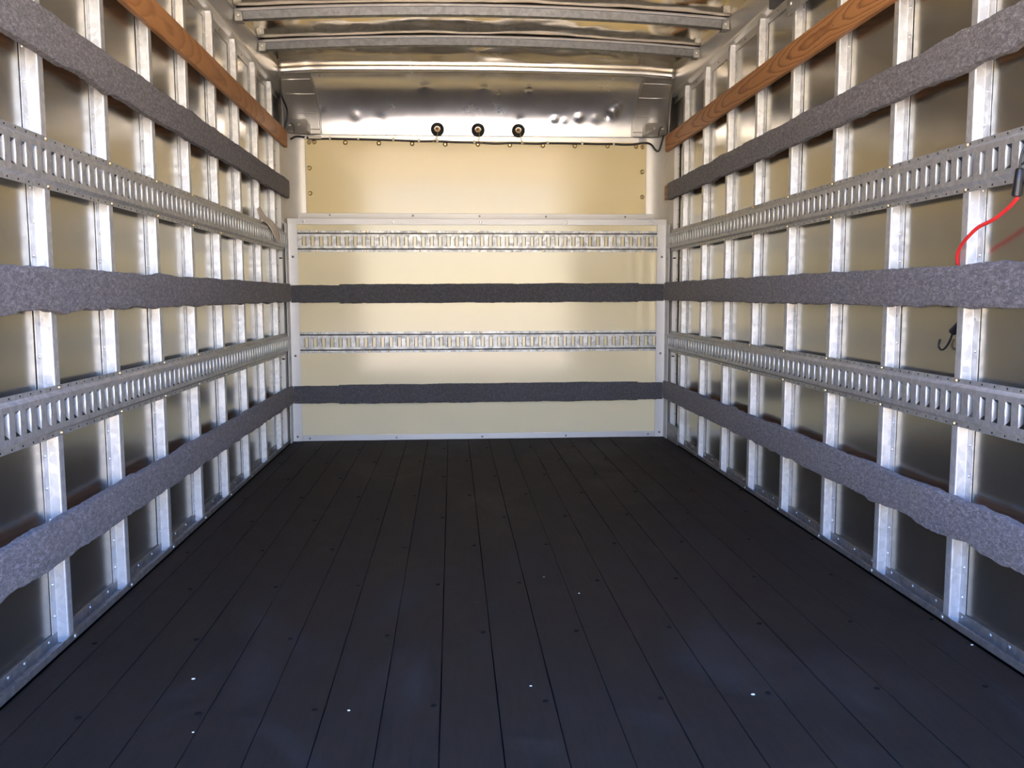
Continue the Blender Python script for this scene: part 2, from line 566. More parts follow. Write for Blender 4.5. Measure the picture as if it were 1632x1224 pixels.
# ------------------------------------------------------------------ wall posts
ORD = ['', 'last before', 'second from', 'third from', 'fourth from', 'fifth from', 'sixth from', 'seventh from', 'eighth from', 'ninth from', 'tenth from']
for s, side, ys in ((-1, 'left', Y_L), (1, 'right', Y_R)):
    prof = thick_path([(.0015, -.027), (.0015, 0), (.0297, 0), (.0297, .026)], .0026, .0035, 4)
    prof = [(-s * a, c) for a, c in prof]
    mb = MB(); mb.prism(prof, 2, .007, 2.070, steps=1)
    n = len(prof)
    zs = [.007, 2.035, 2.050, 2.062, 2.070]
    mb = MB()
    vs = []
    for q, z in enumerate(zs):
        for (a, c) in prof:
            aa = abs(a)
            lim = {0: 1, 1: 1, 2: .985, 3: .93, 4: .80}[q]
            vs.append((a if aa < .012 else math.copysign(.012 + (aa - .012) * lim, a), c, z))
    fs = []
    for q in range(len(zs) - 1):
        for i in range(n):
            j = (i + 1) % n
            fs.append((q * n + i, q * n + j, (q + 1) * n + j, (q + 1) * n + i))
    fs.append(tuple(range(n - 1, -1, -1))); fs.append(tuple((len(zs) - 1) * n + i for i in range(n)))
    mb.add(vs, fs)
    rv = MB(); rv.lathe([(0, .0032), (.0028, .0026), (.0042, .0004), (.0042, 0)], 8, (-s, 0, 0))
    for k, y in enumerate(list(ys) + [ys[0] - PITCH_STUD, ys[0] - 2 * PITCH_STUD]):
        lab = 'galvanized wall post on the %s wall, %s the cream front wall' % (side, ORD[8 - k if k < 8 else k + 1])
        if k == 0 and s > 0: lab = 'galvanized wall post on the right wall with the red cord crossing it'
        t = thing('wall_post', lab, 'wall post', (s * WALL, y, 0), 'metal wall posts on the %s wall' % side)
        if k == 0:
            body = mb.build('post_body', M['post'], t, 40)
            r0 = rv.build('rivet', M['rivet'], t, 30, (-s * .0028, -.013, .08))
        else:
            child_copy(body, t, (0, 0, 0))
            child_copy(r0, t, (-s * .0028, -.013, .08))
        for q in range(1, 24):
            child_copy(r0, t, (-s * .0028, -.013 + (.006 if q % 3 == 0 else -.002), .08 + q * .0825))

# ------------------------------------------------------------------ slotted cargo rails
def cargo_rail(length, start, fmap, flip, name, mats, parent, shallow=False):
    """u along the rail, w out of the wall, z up: hat section with flanged slots every 50.8 mm"""
    mb = MB()
    pz = [0, .0125, .0140, .0195, .0215]          # lower flange and step (mirrored above)
    pw = [.003, .003, .0034, .0075, .0082] if shallow else [.003, .003, .0036, .0128, .0140]
    WF = pw[-1]
    PI_, SW, Z0, Z1 = .0508, .018 if shallow else .0175, .0350, .0920
    nt_ = int(length / PI_)
    H = .127
    def Q(a, b, c, d, mi=0):
        idx = len(mb.v); mb.v += [fmap(*p) for p in (a, b, c, d)]
        mb.f.append((idx + 3, idx + 2, idx + 1, idx) if flip else (idx, idx + 1, idx + 2, idx + 3)); mb.mi.append(mi)
    # long strips
    for i in range(len(pz) - 1):
        Q((0, pw[i], pz[i]), (length, pw[i], pz[i]), (length, pw[i + 1], pz[i + 1]), (0, pw[i + 1], pz[i + 1]))
        Q((0, pw[i + 1], H - pz[i + 1]), (length, pw[i + 1], H - pz[i + 1]), (length, pw[i], H - pz[i]), (0, pw[i], H - pz[i]))
    zb, zt = pz[-1], H - pz[-1]
    Q((0, WF, zb), (length, WF, zb), (length, WF, Z0), (0, WF, Z0))
    Q((0, WF, Z1), (length, WF, Z1), (length, WF, zt), (0, WF, zt))
    lips = [(-.0035, WF, 0), (-.0015, WF - .0007, .001), (-.0003, WF - .0028, .003), (0, WF - .0055, .006)] if shallow else [(-.0035, WF, 0), (-.0015, WF - .0007, .001), (-.0003, WF - .0028, .003), (0, WF - .011, .0105)]
    prev = 0.0
    for k in range(nt_):
        uc = start + (k + .5) * PI_
        a, b_ = uc - SW / 2, uc + SW / 2
        if b_ + .01 > length: break
        Q((prev, WF, Z0), (a + lips[0][0], WF, Z0), (a + lips[0][0], WF, Z1), (prev, WF, Z1))
        for (d0, w0, c0), (d1, w1, c1) in zip(lips, lips[1:]):
            Q((a + d0, w0, Z0 + c0), (a + d1, w1, Z0 + c1), (a + d1, w1, Z1 - c1), (a + d0, w0, Z1 - c0), 2)
            Q((b_ - d1, w1, Z0 + c1), (b_ - d0, w0, Z0 + c0), (b_ - d0, w0, Z1 - c0), (b_ - d1, w1, Z1 - c1), 2)
        prev = b_ - lips[0][0]
    Q((prev, WF, Z0), (length, WF, Z0), (length, WF, Z1), (prev, WF, Z1))
    # weld coincident corners so that bends shade smoothly
    key, remap, nv = {}, [], []
    for p in mb.v:
        q = tuple(round(c, 5) for c in p)
        if q not in key: key[q] = len(nv); nv.append(p)
        remap.append(key[q])
    mb.v = nv; mb.f = [tuple(remap[i] for i in f) for f in mb.f]
    # punched nail holes along both flanges
    for k in range(int(length / .0508)):
        u = .02 + k * .0508
        for z in (.0062, H - .0062):
            ring = [(u + .0026 * math.cos(2 * math.pi * q / 6), .0036, z + .0026 * math.sin(2 * math.pi * q / 6)) for q in range(6)]
            idx = len(mb.v); mb.v += [fmap(*p) for p in ring]
            mb.f.append(tuple(range(idx + 5, idx - 1, -1)) if flip else tuple(range(idx, idx + 6))); mb.mi.append(1)
    o = mb.build(name, mats, parent, 40, recalc=False)
    ew = Vector(fmap(0, 1, 0)) - Vector(fmap(0, 0, 0))
    for p in o.data.polygons:
        if p.normal.dot(ew) > .985: p.use_smooth = False
    so = o.modifiers.new('thickness', 'SOLIDIFY'); so.thickness = .0022; so.offset = -1
    return o

rail_rivet = MB(); rail_rivet.lathe([(0, .0045), (.0045, .0036), (.0065, 0)], 10, (1, 0, 0))
rail_rivet_me = None
def rail_thing(side, z, label):
    global rail_rivet_me
    if side == 'front':
        L_ = 2.282
        t = thing('cargo_rail', label, 'cargo rail', (-1.141, Y_LIN - .0005, z), 'slotted cargo rails')
        cargo_rail(L_, .012, lambda u, w, zz: (u, -w, zz), False, 'slotted_rail', [M['rail_front'], M['hole'], M['rail_front']], t, True)
        pos = [(u + 1.141, -.003, zz) for u in (-.98, -.68, -.36, 0.0, .39, .69, .99) for zz in (.0062, .1208)]
        ax = (0, -1, 0)
    else:
        s = -1 if side == 'left' else 1
        y0 = Y_OPEN + .02
        L_ = 5.425 - y0
        t = thing('cargo_rail', label, 'cargo rail', (s * W2, y0, z), 'slotted cargo rails')
        ys = Y_L if s < 0 else Y_R
        cargo_rail(L_, (ys[0] - y0) % .0508, (lambda u, w, zz: (w, u, zz)) if s < 0 else (lambda u, w, zz: (-w, u, zz)), s > 0, 'slotted_rail', [M['rail'], M['hole'], M['lip']], t)
        pos = [(-s * .003, y - y0 + .013, zz) for y in ys for zz in (.0062, .1208)]
        ax = (-s, 0, 0)
    rv = MB(); rv.lathe([(0, .0045), (.0042, .0036), (.0062, 0)], 10, ax)
    r0 = rv.build('rivet', M['brass'], t, 30, pos[0])
    for p in pos[1:]: child_copy(r0, t, p)
    return t
M['rail_front'] = metal('galvanised_front_rail', (.37, .37, .36), .46, .7, .30, 60, .6, (.18, .16, .14), .10)
for side, wl in (('left', 'left wall'), ('right', 'right wall'), ('front', 'cream front wall')):
    rail_thing(side, 1.150, 'upper slotted steel cargo rail along the %s' % wl if side != 'right' else 'upper slotted steel cargo rail along the right wall, red cord hooked to it')
    rail_thing(side, .5415, 'lower slotted steel cargo rail along the %s' % wl)

# ------------------------------------------------------------------ felt padded slats and bare boards
def felt_sheet(length, h, t, fmap, flip, seed, wav=.0045, w0=0.0, step=.008, puff=.002):
    mb = MB()
    nsec = max(8, int(length / step))
    r = .007
    base = [(0, 0, -1), (t * .55, -.001, -1), (t - .002, .001, -1), (t, r, -1), (t + puff * .6, h * .25, 0), (t + puff, h * .5, 0), (t + puff * .6, h * .75, 0),
            (t, h - r, 1), (t - .002, h - .001, 1), (t * .55, h + .001, 1), (0, h, 1)]
    rows = []
    for i in range(nsec + 1):
        u = length * i / nsec
        wv = wav * (.3 + .7 * min(1.0, (length - u) / .35)) if length > 3 else wav
        lo = wv * (ns(u * 6.0, seed) + .55 * ns(u * 17, seed + 3)) + .0022 * ns(u * 45, seed + 5) + .0012 * ns(u * 110, seed + 6) - wav * .3
        hi = wv * (.8 * ns(u * 5.0, seed + 11) + .45 * ns(u * 19, seed + 13)) + .0014 * ns(u * 60, seed + 15)
        row = []
        for (w, z, e_) in base:
            dz = lo if e_ < 0 else hi if e_ > 0 else lo * (1 - z / h) + hi * z / h
            dw = .0022 * ns(u * 8, z * 14, seed + 20) if w > t * .6 else 0
            row.append(fmap(u, w0 + w + dw, z + dz))
        rows.append(row)
    mb.grid(rows, flip=flip)
    n = len(base)
    mb.f.append(tuple(range(n)) if not flip else tuple(range(n - 1, -1, -1))); mb.mi.append(0)
    k = nsec * n
    mb.f.append(tuple(range(k + n - 1, k - 1, -1)) if not flip else tuple(range(k, k + n))); mb.mi.append(0)
    return mb

def side_map(s):
    return (lambda u, w, z: (-s * w, u, z))

def padded(side, z, h, label, y1, core_end=None, seed=1):
    s = -1 if side == 'left' else 1
    y0 = Y_OPEN + .03
    t = thing('padded_slat', label, 'padded slat', (s * W2, y0, z), 'grey felt padded slats')
    bd = MB(); bd.box((-s * .001, .002, .006), (-s * .019, (core_end or y1 - .004) - y0, h - .006))
    bd.build('board', M['wood'], t)
    felt_sheet(y1 - y0, h, .0235, side_map(s), s < 0, seed, wav=.0095, puff=.0018).build('felt_cover', M['felt'], t, 50, recalc=True)
    return t
padded('left', 1.471, .104, 'grey felt padded slat under the bare board on the left wall', 5.435, seed=2)
padded('left', .8555, .103, 'grey felt padded slat between the two cargo rails on the left wall', 5.385, seed=9)
padded('left', .2400, .104, 'lowest grey felt padded slat on the left wall, near the floor', 5.385, seed=17)
padded('right', 1.4625, .0975, 'grey felt padded slat with bare wood end, under the right bare board', 5.350, 5.435, seed=29)
padded('right', .858, .106, 'grey felt padded slat on the right wall with red cord tucked behind', 5.385, seed=37)
padded('right', .2490, .107, 'lowest grey felt padded slat on the right wall, near the floor', 5.385, seed=45)

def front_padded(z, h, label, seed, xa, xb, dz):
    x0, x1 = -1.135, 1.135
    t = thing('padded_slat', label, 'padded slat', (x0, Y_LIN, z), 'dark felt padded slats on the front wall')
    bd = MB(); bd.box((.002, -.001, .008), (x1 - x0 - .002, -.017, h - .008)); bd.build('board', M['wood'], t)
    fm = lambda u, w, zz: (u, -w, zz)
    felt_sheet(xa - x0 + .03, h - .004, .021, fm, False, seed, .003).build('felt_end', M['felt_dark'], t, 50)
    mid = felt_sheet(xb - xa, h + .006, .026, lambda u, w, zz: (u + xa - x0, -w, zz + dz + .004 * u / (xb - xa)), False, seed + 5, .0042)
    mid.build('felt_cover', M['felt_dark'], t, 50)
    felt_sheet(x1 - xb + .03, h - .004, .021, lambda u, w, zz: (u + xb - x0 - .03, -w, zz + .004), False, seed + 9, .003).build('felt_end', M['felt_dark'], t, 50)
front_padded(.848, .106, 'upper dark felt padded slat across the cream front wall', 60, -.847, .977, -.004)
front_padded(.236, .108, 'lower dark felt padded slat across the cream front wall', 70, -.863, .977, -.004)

def bare_board(side, z, h, label, y1, end_piece):
    s = -1 if side == 'left' else 1
    y0 = Y_OPEN + .03
    t = thing('wooden_board', label, 'board', (s * W2, y0, z), 'bare wooden boards')
    def brd(a, c, nm):
        mb = MB()
        ch = .0025
        poly = [(0, 0), (.019 - ch, 0), (.019, ch), (.019, h - ch), (.019 - ch, h), (0, h)]
        mb.prism([(-s * p, q) for p, q in poly], 1, a - y0, c - y0, steps=1)
        return mb.build(nm, M['wood_plain' if s < 0 else 'wood'], t, 25)
    if end_piece:
        brd(y0, end_piece - .0015, 'board'); brd(end_piece, y1, 'end_piece')
    else:
        brd(y0, y1, 'board')
    sc = MB(); sc.lathe([(0, .0008), (.004, .0006), (.0045, 0)], 8, (-s, 0, 0))
    r0 = None
    for y in (Y_L if s < 0 else Y_R):
        for zz in (h * .5,):
            if r0 is None: r0 = sc.build('screw', M['dark_bolt'], t, 30, (-s * .0188, y - y0 + .012, zz))
            else: child_copy(r0, t, (-s * .0188, y - y0 + .012, zz))
    return t
bare_board('left', 1.766, .098, 'bare reddish pine board high along the left wall', 5.435, 5.18)
bare_board('right', 1.757, .098, 'bare reddish pine board high along the right wall', 5.435, None)

# ------------------------------------------------------------------ roof bows
def roof_bow(y, label):
    t = thing('roof_bow', label, 'roof bow', (0, y, 2.18), 'roof bows')
    prof = [(.000, .0340), (.016, .002), (.020, .000), (.048, .000), (.052, .003), (.056, .047), (.054, .048)]
    mb = MB(); rows = []
    nx = 60
    for i in range(nx + 1):
        x = -1.150 + 2.300 * i / nx
        rows.append([(x, q[0], zc(x) - 2.18 - .047 + q[1]) for q in prof])
    mb.grid(rows)
    n = len(prof); mb.f.append(tuple(range(n))); mb.mi.append(0); k = nx * n
    mb.f.append(tuple(range(k + n - 1, k - 1, -1))); mb.mi.append(0)
    mb.f += [(i * n, (i + 1) * n, (i + 1) * n + n - 1, i * n + n - 1) for i in range(nx)]; mb.mi += [0] * nx
    mb.build('bow_channel', M['bow'], t, 35)
    lp = MB(); rows = []
    for i in range(nx + 1):
        x = -1.150 + 2.300 * i / nx
        z = zc(x) - 2.18 - .047
        rows.append([(x, .002, z + .0465), (x, -.0022, z + .0462), (x, -.0045, z + .0380), (x, -.0030, z + .0345), (x, .0, z + .0335)])
    lp.grid(rows)
    lo = lp.build('top_lip', M['alu_white'], t, 60)  # paler metal than the channel paints in the light the lip catches
    so = lo.modifiers.new('thickness', 'SOLIDIFY'); so.thickness = .0012; so.offset = 0
    for s in (-1, 1):
        br = MB()
        x = s * 1.128
        br.box((x - .016, -.004, -.046), (x + .018, .05, -.0425)); br.box((x - .016, -.006, -.046), (x + .018, -.003, -.005))
        br.build('end_bracket', M['bow'], t)
        rv = MB(); rv.lathe([(0, .004), (.004, .003), (.006, 0)], 8, (0, -1, 0)); rv.build('rivet', M['rivet'], t, 30, (x, -.006, -.022))
for y_, l_ in ((4.73, 'galvanized roof bow nearest the curved front cove'), (4.23, 'galvanized roof bow second from the curved front cove'),
               (3.73, 'galvanized roof bow third from the curved front cove'), (3.23, 'galvanized roof bow fourth from the curved front cove')):
    roof_bow(y_, l_)

# header trim where the roof meets the cove
tr = MB()
rows = []
xs = [-1.152 + 2.304 * i / 72 for i in range(73)]
def hz(x):
    a = abs(x)
    return 2.181 - .0105 * (a / .96) ** 2 if a < .96 else 2.1705 - (a - .96) * .075
prof = [(.0, .026), (-.004, .0255), (-.005, .024), (-.005, .004), (-.003, .0005), (.0, -.002), (.022, -.010)]
for x in xs:
    k_ = .002 * math.exp(-((abs(x) - .96) / .02) ** 2)
    rows.append([(x, q[0] * 1.0 + k_, hz(x) + q[1] - 2.181) for q in prof])
tr.grid(rows)
o = tr.build('trim_3', M['cove'], None, 60, (0, 5.25, 2.181))
so = o.modifiers.new('thickness', 'SOLIDIFY'); so.thickness = .002
structure(o)

# ------------------------------------------------------------------ curved cove and cast corner caps
CY, CZ_ = 5.255, 1.862
RY, RZ = Y_UP - 5.255 - .004, .312
DENTS = [(-.955, .50, .020, .004), (.26, .33, .018, -.004), (.47, .33, .018, .005), (.62, .37, .022, .007), (.53, .30, .016, .003), (.83, .47, .030, .009), (.86, .60, .02, .006), (.80, .42, .02, -.005),
         (-.32, .93, .03, -.008), (.03, .90, .03, -.009), (.30, .98, .012, -.006), (.30, .86, .014, -.006), (.72, .35, .03, .003), (-.74, .36, .03, .004), (-.60, .30, .03, -.003)]
def cove_pt(x, a):
    y = CY + RY * math.cos(a); z = CZ_ + RZ * math.sin(a)
    d = .0028 * ns(x * 1.7, a * 1.6, 3) + .0012 * ns(x * 4.5, a * 4, 8)
    for dx, da, sg, am in DENTS:
        q = ((x - dx) / sg) ** 2 + ((a - da) * .31 / sg) ** 2
        if q < 9: d += am * math.exp(-q)
    d *= math.sin(min(1.0, a / .25) * math.pi / 2)
    z += .015 * math.sin(a) * (1 - (x / 1.159) ** 2)
    return (x, y - d * math.cos(a), z - d * math.sin(a))
t = thing('cove_panel', 'curved polished aluminium cove panel between roof and cream panel', 'panel', (0, CY, CZ_))
cv = MB()
rows = []
for i in range(221):
    x = -1.00 + 2.00 * i / 220
    rows.append([tuple(Vector(cove_pt(x, math.pi / 2 * j / 70)) - Vector((0, CY, CZ_))) for j in range(71)])
cv.grid(rows)
o = cv.build('cove_sheet', M['cove'], t, 80)
so = o.modifiers.new('thickness', 'SOLIDIFY'); so.thickness = .0015; so.offset = 1
fl_ = MB(); fl_.box((-1.0, RY - .004, -.032), (1.0, RY, -.001))
fl_.build('bottom_flange', M['alu'], t)

def corner_casting(s, label):
    t = thing('corner_casting', label, 'corner casting', (s * 1.0, CY, CZ_), 'cast corner pieces')
    org = Vector((s * 1.0, CY, CZ_))
    RC = .115
    XE = 1.160
    def pt(xx, a, lift=0.0):
        # inner part lies a little in front of the cove sheet; outer part turns forward onto the side wall
        y = CY + (RY - .006 - lift) * math.cos(a); z = CZ_ + (RZ - .006 - lift) * math.sin(a)
        z += .015 * math.sin(a) * (1 - (min(xx, 1.159) / 1.159) ** 2)
        tt = max(0.0, (xx - (XE - RC)) / RC)
        pull = RC * (1 - math.sqrt(max(0.0, 1 - tt * tt)))
        y -= pull * math.cos(a) ** .8 * 1.0
        z -= pull * math.sin(a) ** 2 * .16
        return Vector((s * xx, y, z)) - org
    edge = lambda a: .958 + .028 * math.sin(a) ** 2
    mb = MB(); rows = []
    for j in range(41):
        a = math.pi / 2 * j / 40 * .985
        row = []
        for i in range(31):
            q = i / 30
            xx = edge(a) + (XE - edge(a)) * (1 - (1 - q) ** 1.6)
            row.append(pt(xx, a))
        rows.append(row)
    mb.grid(rows)
    o = mb.build('cap_shell', M['cast'], t, 70)
    so = o.modifiers.new('thickness', 'SOLIDIFY'); so.thickness = .003; so.offset = 1
    # raised inner edge and horizontal ribs
    eb = MB(); eb.tube([pt(edge(math.pi / 2 * j / 30 * .98) - .001, math.pi / 2 * j / 30 * .98, .002) for j in range(31)], .005, 8)
    eb.build('edge_rib', M['alu'], t, 60)
    for z_, x1, up in ((2.150, 1.150, 1), (2.085, 1.140, 1), (1.987, 1.090, 0), (1.895, 1.05, 0)):
        a = math.asin(min(1, (z_ - CZ_) / RZ))
        rb = MB(); rb.tube([pt(edge(a) + (x1 - edge(a)) * i / 10, a, .001) for i in range(11)], .0035 if up else .0026, 8)
        rb.build('rib', M['alu'] if up else M['cast'], t, 60)
    # tilted lamp housing
    hb = MB()
    x0, x1, z0, z1 = 1.020, 1.152, 1.866, 1.938
    out = [(x1, z0), (x1, z1)]
    for k in range(7):
        a = math.pi / 2 * k / 6
        out.append((x0 + .026 - .026 * math.sin(a), z1 - .026 + .026 * math.cos(a)))
    for k in range(4):
        a = math.pi / 2 * k / 3
        out.append((x0 + .008 - .008 * math.cos(a), z0 + .008 - .008 * math.sin(a)))
    n = len(out)
    vs = []
    cxm, czm = (x0 + x1) / 2, (z0 + z1) / 2
    for lay, (yy, sh) in enumerate(((5.545, 1.0), (5.452, 1.0), (5.447, .985), (5.446, .95))):
        for (px, pz) in out:
            tilt = (pz - z0) * .30
            vs.append(Vector((s * (cxm + (px - cxm) * sh), yy + tilt * (1 if lay else 0), czm + (pz - czm) * sh)) - org)
    fs = []
    for lay in range(3):
        for i in range(n):
            j = (i + 1) % n
            fs.append((lay * n + i, lay * n + j, (lay + 1) * n + j, (lay + 1) * n + i))
    fs.append(tuple(range(3 * n, 4 * n))); fs.append(tuple(range(n - 1, -1, -1)))
    hb.add(vs, fs)
    h = hb.build('lamp_housing', M['cast'], t, 40)
    for px, pz in ((1.075, 1.903), (1.128, 1.903)) :
        bt = MB(); bt.lathe([(0, .006), (.006, .005), (.009, 0)], 10, (0, -1, .3))
        b0 = bt.build('plug' if px > 1.1 else 'screw', M['clip'] if px > 1.1 else M['rivet'], h, 40, Vector((s * px, 5.4575, pz)) - org)
    wr = MB(); wr.tube(smooth_pts([Vector((s * px, yy, zz)) - org for px, yy, zz in ((1.128, 5.452, 1.903), (1.118, 5.442, 1.908), (1.104, 5.440, 1.895), (1.100, 5.443, 1.872), (1.104, 5.455, 1.858))], 6), .0022, 6)
    wr.build('wire', M['cable'], h, 60)
corner_casting(-1, 'ribbed cast aluminium corner piece at the upper left front corner')
corner_casting(1, 'ribbed cast aluminium corner piece at the upper right front corner')

# rounded corner skins below the caps
for s, lab in ((-1, 'pale rounded corner post left of the cream front wall'), (1, 'pale rounded corner post right of the cream front wall')):
    t = thing('corner_post', lab, 'corner post', (s * 1.12, 5.40, 0), 'rounded corner posts')
    org = Vector((s * 1.12, 5.40, 0))
    prof = [(1.1865, 5.262), (1.1865, 5.2885), (1.1850, 5.290), (1.1625, 5.290), (1.1605, 5.292), (1.1605, 5.436)]
    for k in range(1, 13):
        a = math.pi / 2 * k / 12
        prof.append((1.1605 - (.103 if s < 0 else .111) * (1 - math.cos(a)), 5.436 + (Y_UP - .003 - 5.436) * math.sin(a)))
    mb = MB()
    mb.grid([[Vector((s * px, py, z_)) - org for z_ in (.0, .7, 1.35, 1.860)] for px, py in prof])
    o = mb.build('corner_skin', M['post_skin'], t, 40)
    rv = MB(); rv.lathe([(0, .004), (.003, .0032), (.0048, 0)], 8, (-s, 0, 0))
    r0 = None
    for k in range(22):
        p = Vector((s * 1.1862, 5.274, .08 + k * .082)) - org
        if r0 is None: r0 = rv.build('rivet', M['dark_bolt'], t, 30, p)
        else: child_copy(r0, t, p)

# ------------------------------------------------------------------ upper cream panel
t = thing('upper_panel', 'upper cream panel with brass screws below the three round lamps', 'panel', (0, Y_UP, 1.37))
mb = MB(); mb.box((-1.054, -.010, -.020), (1.046, 0, .462)); mb.build('panel_sheet', M['cream_up'], t)
sc = MB()
sc.lathe([(.0030, .0030), (.0035, .0042), (.0062, .0042), (.0075, .0030), (.0130, .0012), (.0145, 0)], 16)
sc.lathe([(0, .0022), (.0032, .0022)], 12, mi=1)
spos = [(-1.031, 1.817), (-.999, 1.819), (-.812, 1.817), (-.609, 1.815), (-.406, 1.814), (-.204, 1.812), (-.004, 1.812), (.194, 1.810), (.399, 1.809), (.598, 1.809), (.803, 1.809), (.983, 1.808), (1.025, 1.805),
        (-1.032, 1.663), (-1.031, 1.512), (1.024, 1.654), (1.025, 1.499)]
r0 = None
for px, pz in spos:
    p = (px, -.0098, pz - 1.37)
    if r0 is None: r0 = sc.build('screw', [M['brass'], M['dark_bolt']], t, 40, p, recalc=False)
    else: child_copy(r0, t, p)

# lower cream lining
t = thing('lower_panel', 'lower cream lining behind the two front cargo rails', 'panel', (0, Y_LIN, 0))
mb = MB(); mb.box((-1.150, 0, .0), (1.150, .024, 1.343)); mb.build('panel_sheet', M['cream'], t)
mb = MB(); mb.box((-1.010, .0245, .0), (1.010, .148, 1.340)); mb.build('backing', M['cream'], t)

def bolted_strip(name, a, b, bolts, mat, r=.0065, bolt_mat='dark_bolt'):
    org = Vector((0, max(a[1], b[1]), a[2]))
    mb = MB(); mb.box(Vector(a) - org, Vector(b) - org)
    o = mb.build(name, mat, None, None, org)
    bv = o.modifiers.new('edge', 'BEVEL'); bv.width = .0012; bv.segments = 2
    structure(o)
    bt = MB(); bt.lathe([(0, .0035), (r * .6, .0030), (r, .0008), (r, 0)], 10)
    r0 = None
    for px, pz in bolts:
        p = Vector((px, min(a[1], b[1]), pz)) - org
        if r0 is None: r0 = bt.build('bolt', M[bolt_mat], o, 30, p)
        else: child_copy(r0, o, p)
    return o
bolted_strip('trim_4', (-1.150, Y_UP - .016, 1.355), (1.140, Y_UP - .0105, 1.392), [(-.914, 1.380), (-.408, 1.378), (.003, 1.376), (.418, 1.374), (.917, 1.374)], M['alu_white'])
bolted_strip('trim_5', (-1.150, Y_LIN - .005, 1.312), (1.150, Y_LIN - .0005, 1.349), [(-1.052, 1.331), (-.521, 1.329), (.006, 1.328), (.529, 1.327), (1.056, 1.326)], M['alu_white'], .0075, 'rivet')
bolted_strip('baseboard_front', (-1.090, Y_LIN - .005, .001), (1.090, Y_LIN - .0005, .036), [(-1.048, .017), (-.521, .016), (.008, .015), (.531, .015), (1.051, .017)], M['alu_white'])

# angles that hide the edges of the lower lining
for s, nm in ((-1, 'trim_6'), (1, 'trim_7')):
    prof = thick_path([(1.092, Y_LIN - .008), (1.1475, Y_LIN - .008), (1.1475, Y_LIN - .095)], .004, .003)
    mb = MB(); mb.prism([(s * a, c) for a, c in prof], 2, .001, 1.315)
    o = structure(mb.build(nm, M['alu_white'], None, 35))
    bt = MB(); bt.lathe([(0, .004), (.004, .0034), (.0075, .0008), (.0075, 0)], 10)
    r0 = None
    for px, pz in ((1.121, 1.120), (1.121, .525), (1.121, .030)):
        p = (s * px, Y_LIN - .010, pz)
        if r0 is None: r0 = bt.build('bolt', M['dark_bolt'], o, 30, p)
        else: child_copy(r0, o, p)
    ho = MB()
    for pz in (1.108, .515):
        ho.box((s * 1.1620, 5.2892, pz - .004), (s * 1.1800, 5.2896, pz + .004))
        ho.lathe([(0, .0006), (.006, .0004), (.006, 0)], 8, (-s, 0, 0), (s * 1.1456, Y_LIN - .034, pz))
    ho.build('slot_hole', M['hole'], o)
# short kick plate at the right front corner
t = MB(); t.box((0, 0, 0), (.003, .235, .105)); t.box((0, -.004, 0), (.02, 0, .105))
tag(t.build('kick_plate', M['channel'], None, None, (1.1500, 5.075, .0015)), 'short grey kick plate at the floor, right front corner', 'plate')

# ------------------------------------------------------------------ three round lamps seen from behind
for k, (px, lab) in enumerate(((-.251, 'left of the three round black lamp sockets on the cove'), (-.002, 'middle of the three round black lamp sockets on the cove'), (.247, 'right of the three round black lamp sockets on the cove'))):
    pz = 1.902 - .0015 * k
    t = thing('marker_lamp', lab, 'lamp', (px, 5.5495, pz), 'round marker lamps on the cove')
    t.rotation_euler = (math.radians(-8), 0, 0)
    gm = MB(); gm.lathe([(.0185, -.012), (.0185, .006), (.0215, .0105), (.027, .012), (.030, .0095), (.033, .0125), (.037, .011), (.0405, .006), (.0415, -.012)], 32)
    gm.build('rubber_grommet', M['rubber'], t, 50)
    so_ = MB(); so_.lathe([(0, .004), (.012, .005), (.0165, .0035), (.0188, -.010)], 24); so_.build('lamp_back', M['socket'], t, 50)
    pl = MB(); pl.lathe([(0, .022), (.0045, .021), (.0065, .012), (.0075, .002)], 14, (0, -1, -.12)); pl.build('plug', M['plug'], t, 50, (-.002, 0, .001))
    wob = (-.012, .002, .012)[k]
    pts = [(-.002, -.021, 0), (0, -.030, -.012), (.006 + wob * .3, -.026, -.034), (.004 + wob, -.014, -.060), (-.002 + wob * 1.8, -.018, -.074)]
    if k == 0: pts += [(-.022, -.016, -.083), (-.033, -.013, -.084)]
    else: pts += [(.014 + wob, -.016, -.084), (.022 + wob, -.014, -.085)]
    wr = MB(); wr.tube(smooth_pts(pts, 8), .0019, 6); wr.build('pigtail_wire', M['wire'], t, 60)

# wiring along the top of the cream panel
t = thing('wiring_cable', 'black wiring cable clipped along the top of the cream panel', 'cable', (0, 5.54, 1.83))
org = Vector((0, 5.54, 1.83))
pts = [(-1.118, 5.43, 1.815), (-1.095, 5.48, 1.838), (-1.056, 5.540, 1.845), (-1.02, 5.543, 1.838), (-.985, 5.543, 1.836), (-.90, 5.543, 1.838), (-.73, 5.543, 1.836), (-.62, 5.543, 1.835), (-.50, 5.543, 1.832), (-.356, 5.543, 1.828), (-.25, 5.543, 1.829),
       (-.13, 5.543, 1.824), (-.01, 5.543, 1.823), (.10, 5.543, 1.818), (.20, 5.543, 1.822), (.269, 5.543, 1.821), (.36, 5.543, 1.819), (.43, 5.543, 1.823), (.643, 5.543, 1.822), (.74, 5.543, 1.820), (.84, 5.543, 1.821), (.90, 5.542, 1.818), (.966, 5.540, 1.820), (1.035, 5.535, 1.828),
       (1.070, 5.520, 1.817), (1.092, 5.505, 1.785), (1.108, 5.500, 1.773), (1.120, 5.495, 1.785), (1.130, 5.48, 1.83), (1.136, 5.47, 1.862)]
cb = MB(); cb.tube(smooth_pts([Vector(p) - org for p in pts], 6), .0062, 10); cb.build('cable', M['cable'], t, 60)
cl = MB(); cl.tube([(-.006, 0, 0), (.006, 0, 0)], .0085, 12); cl.box((-.006, .002, -.006), (.006, .0068, .016))
r0 = None
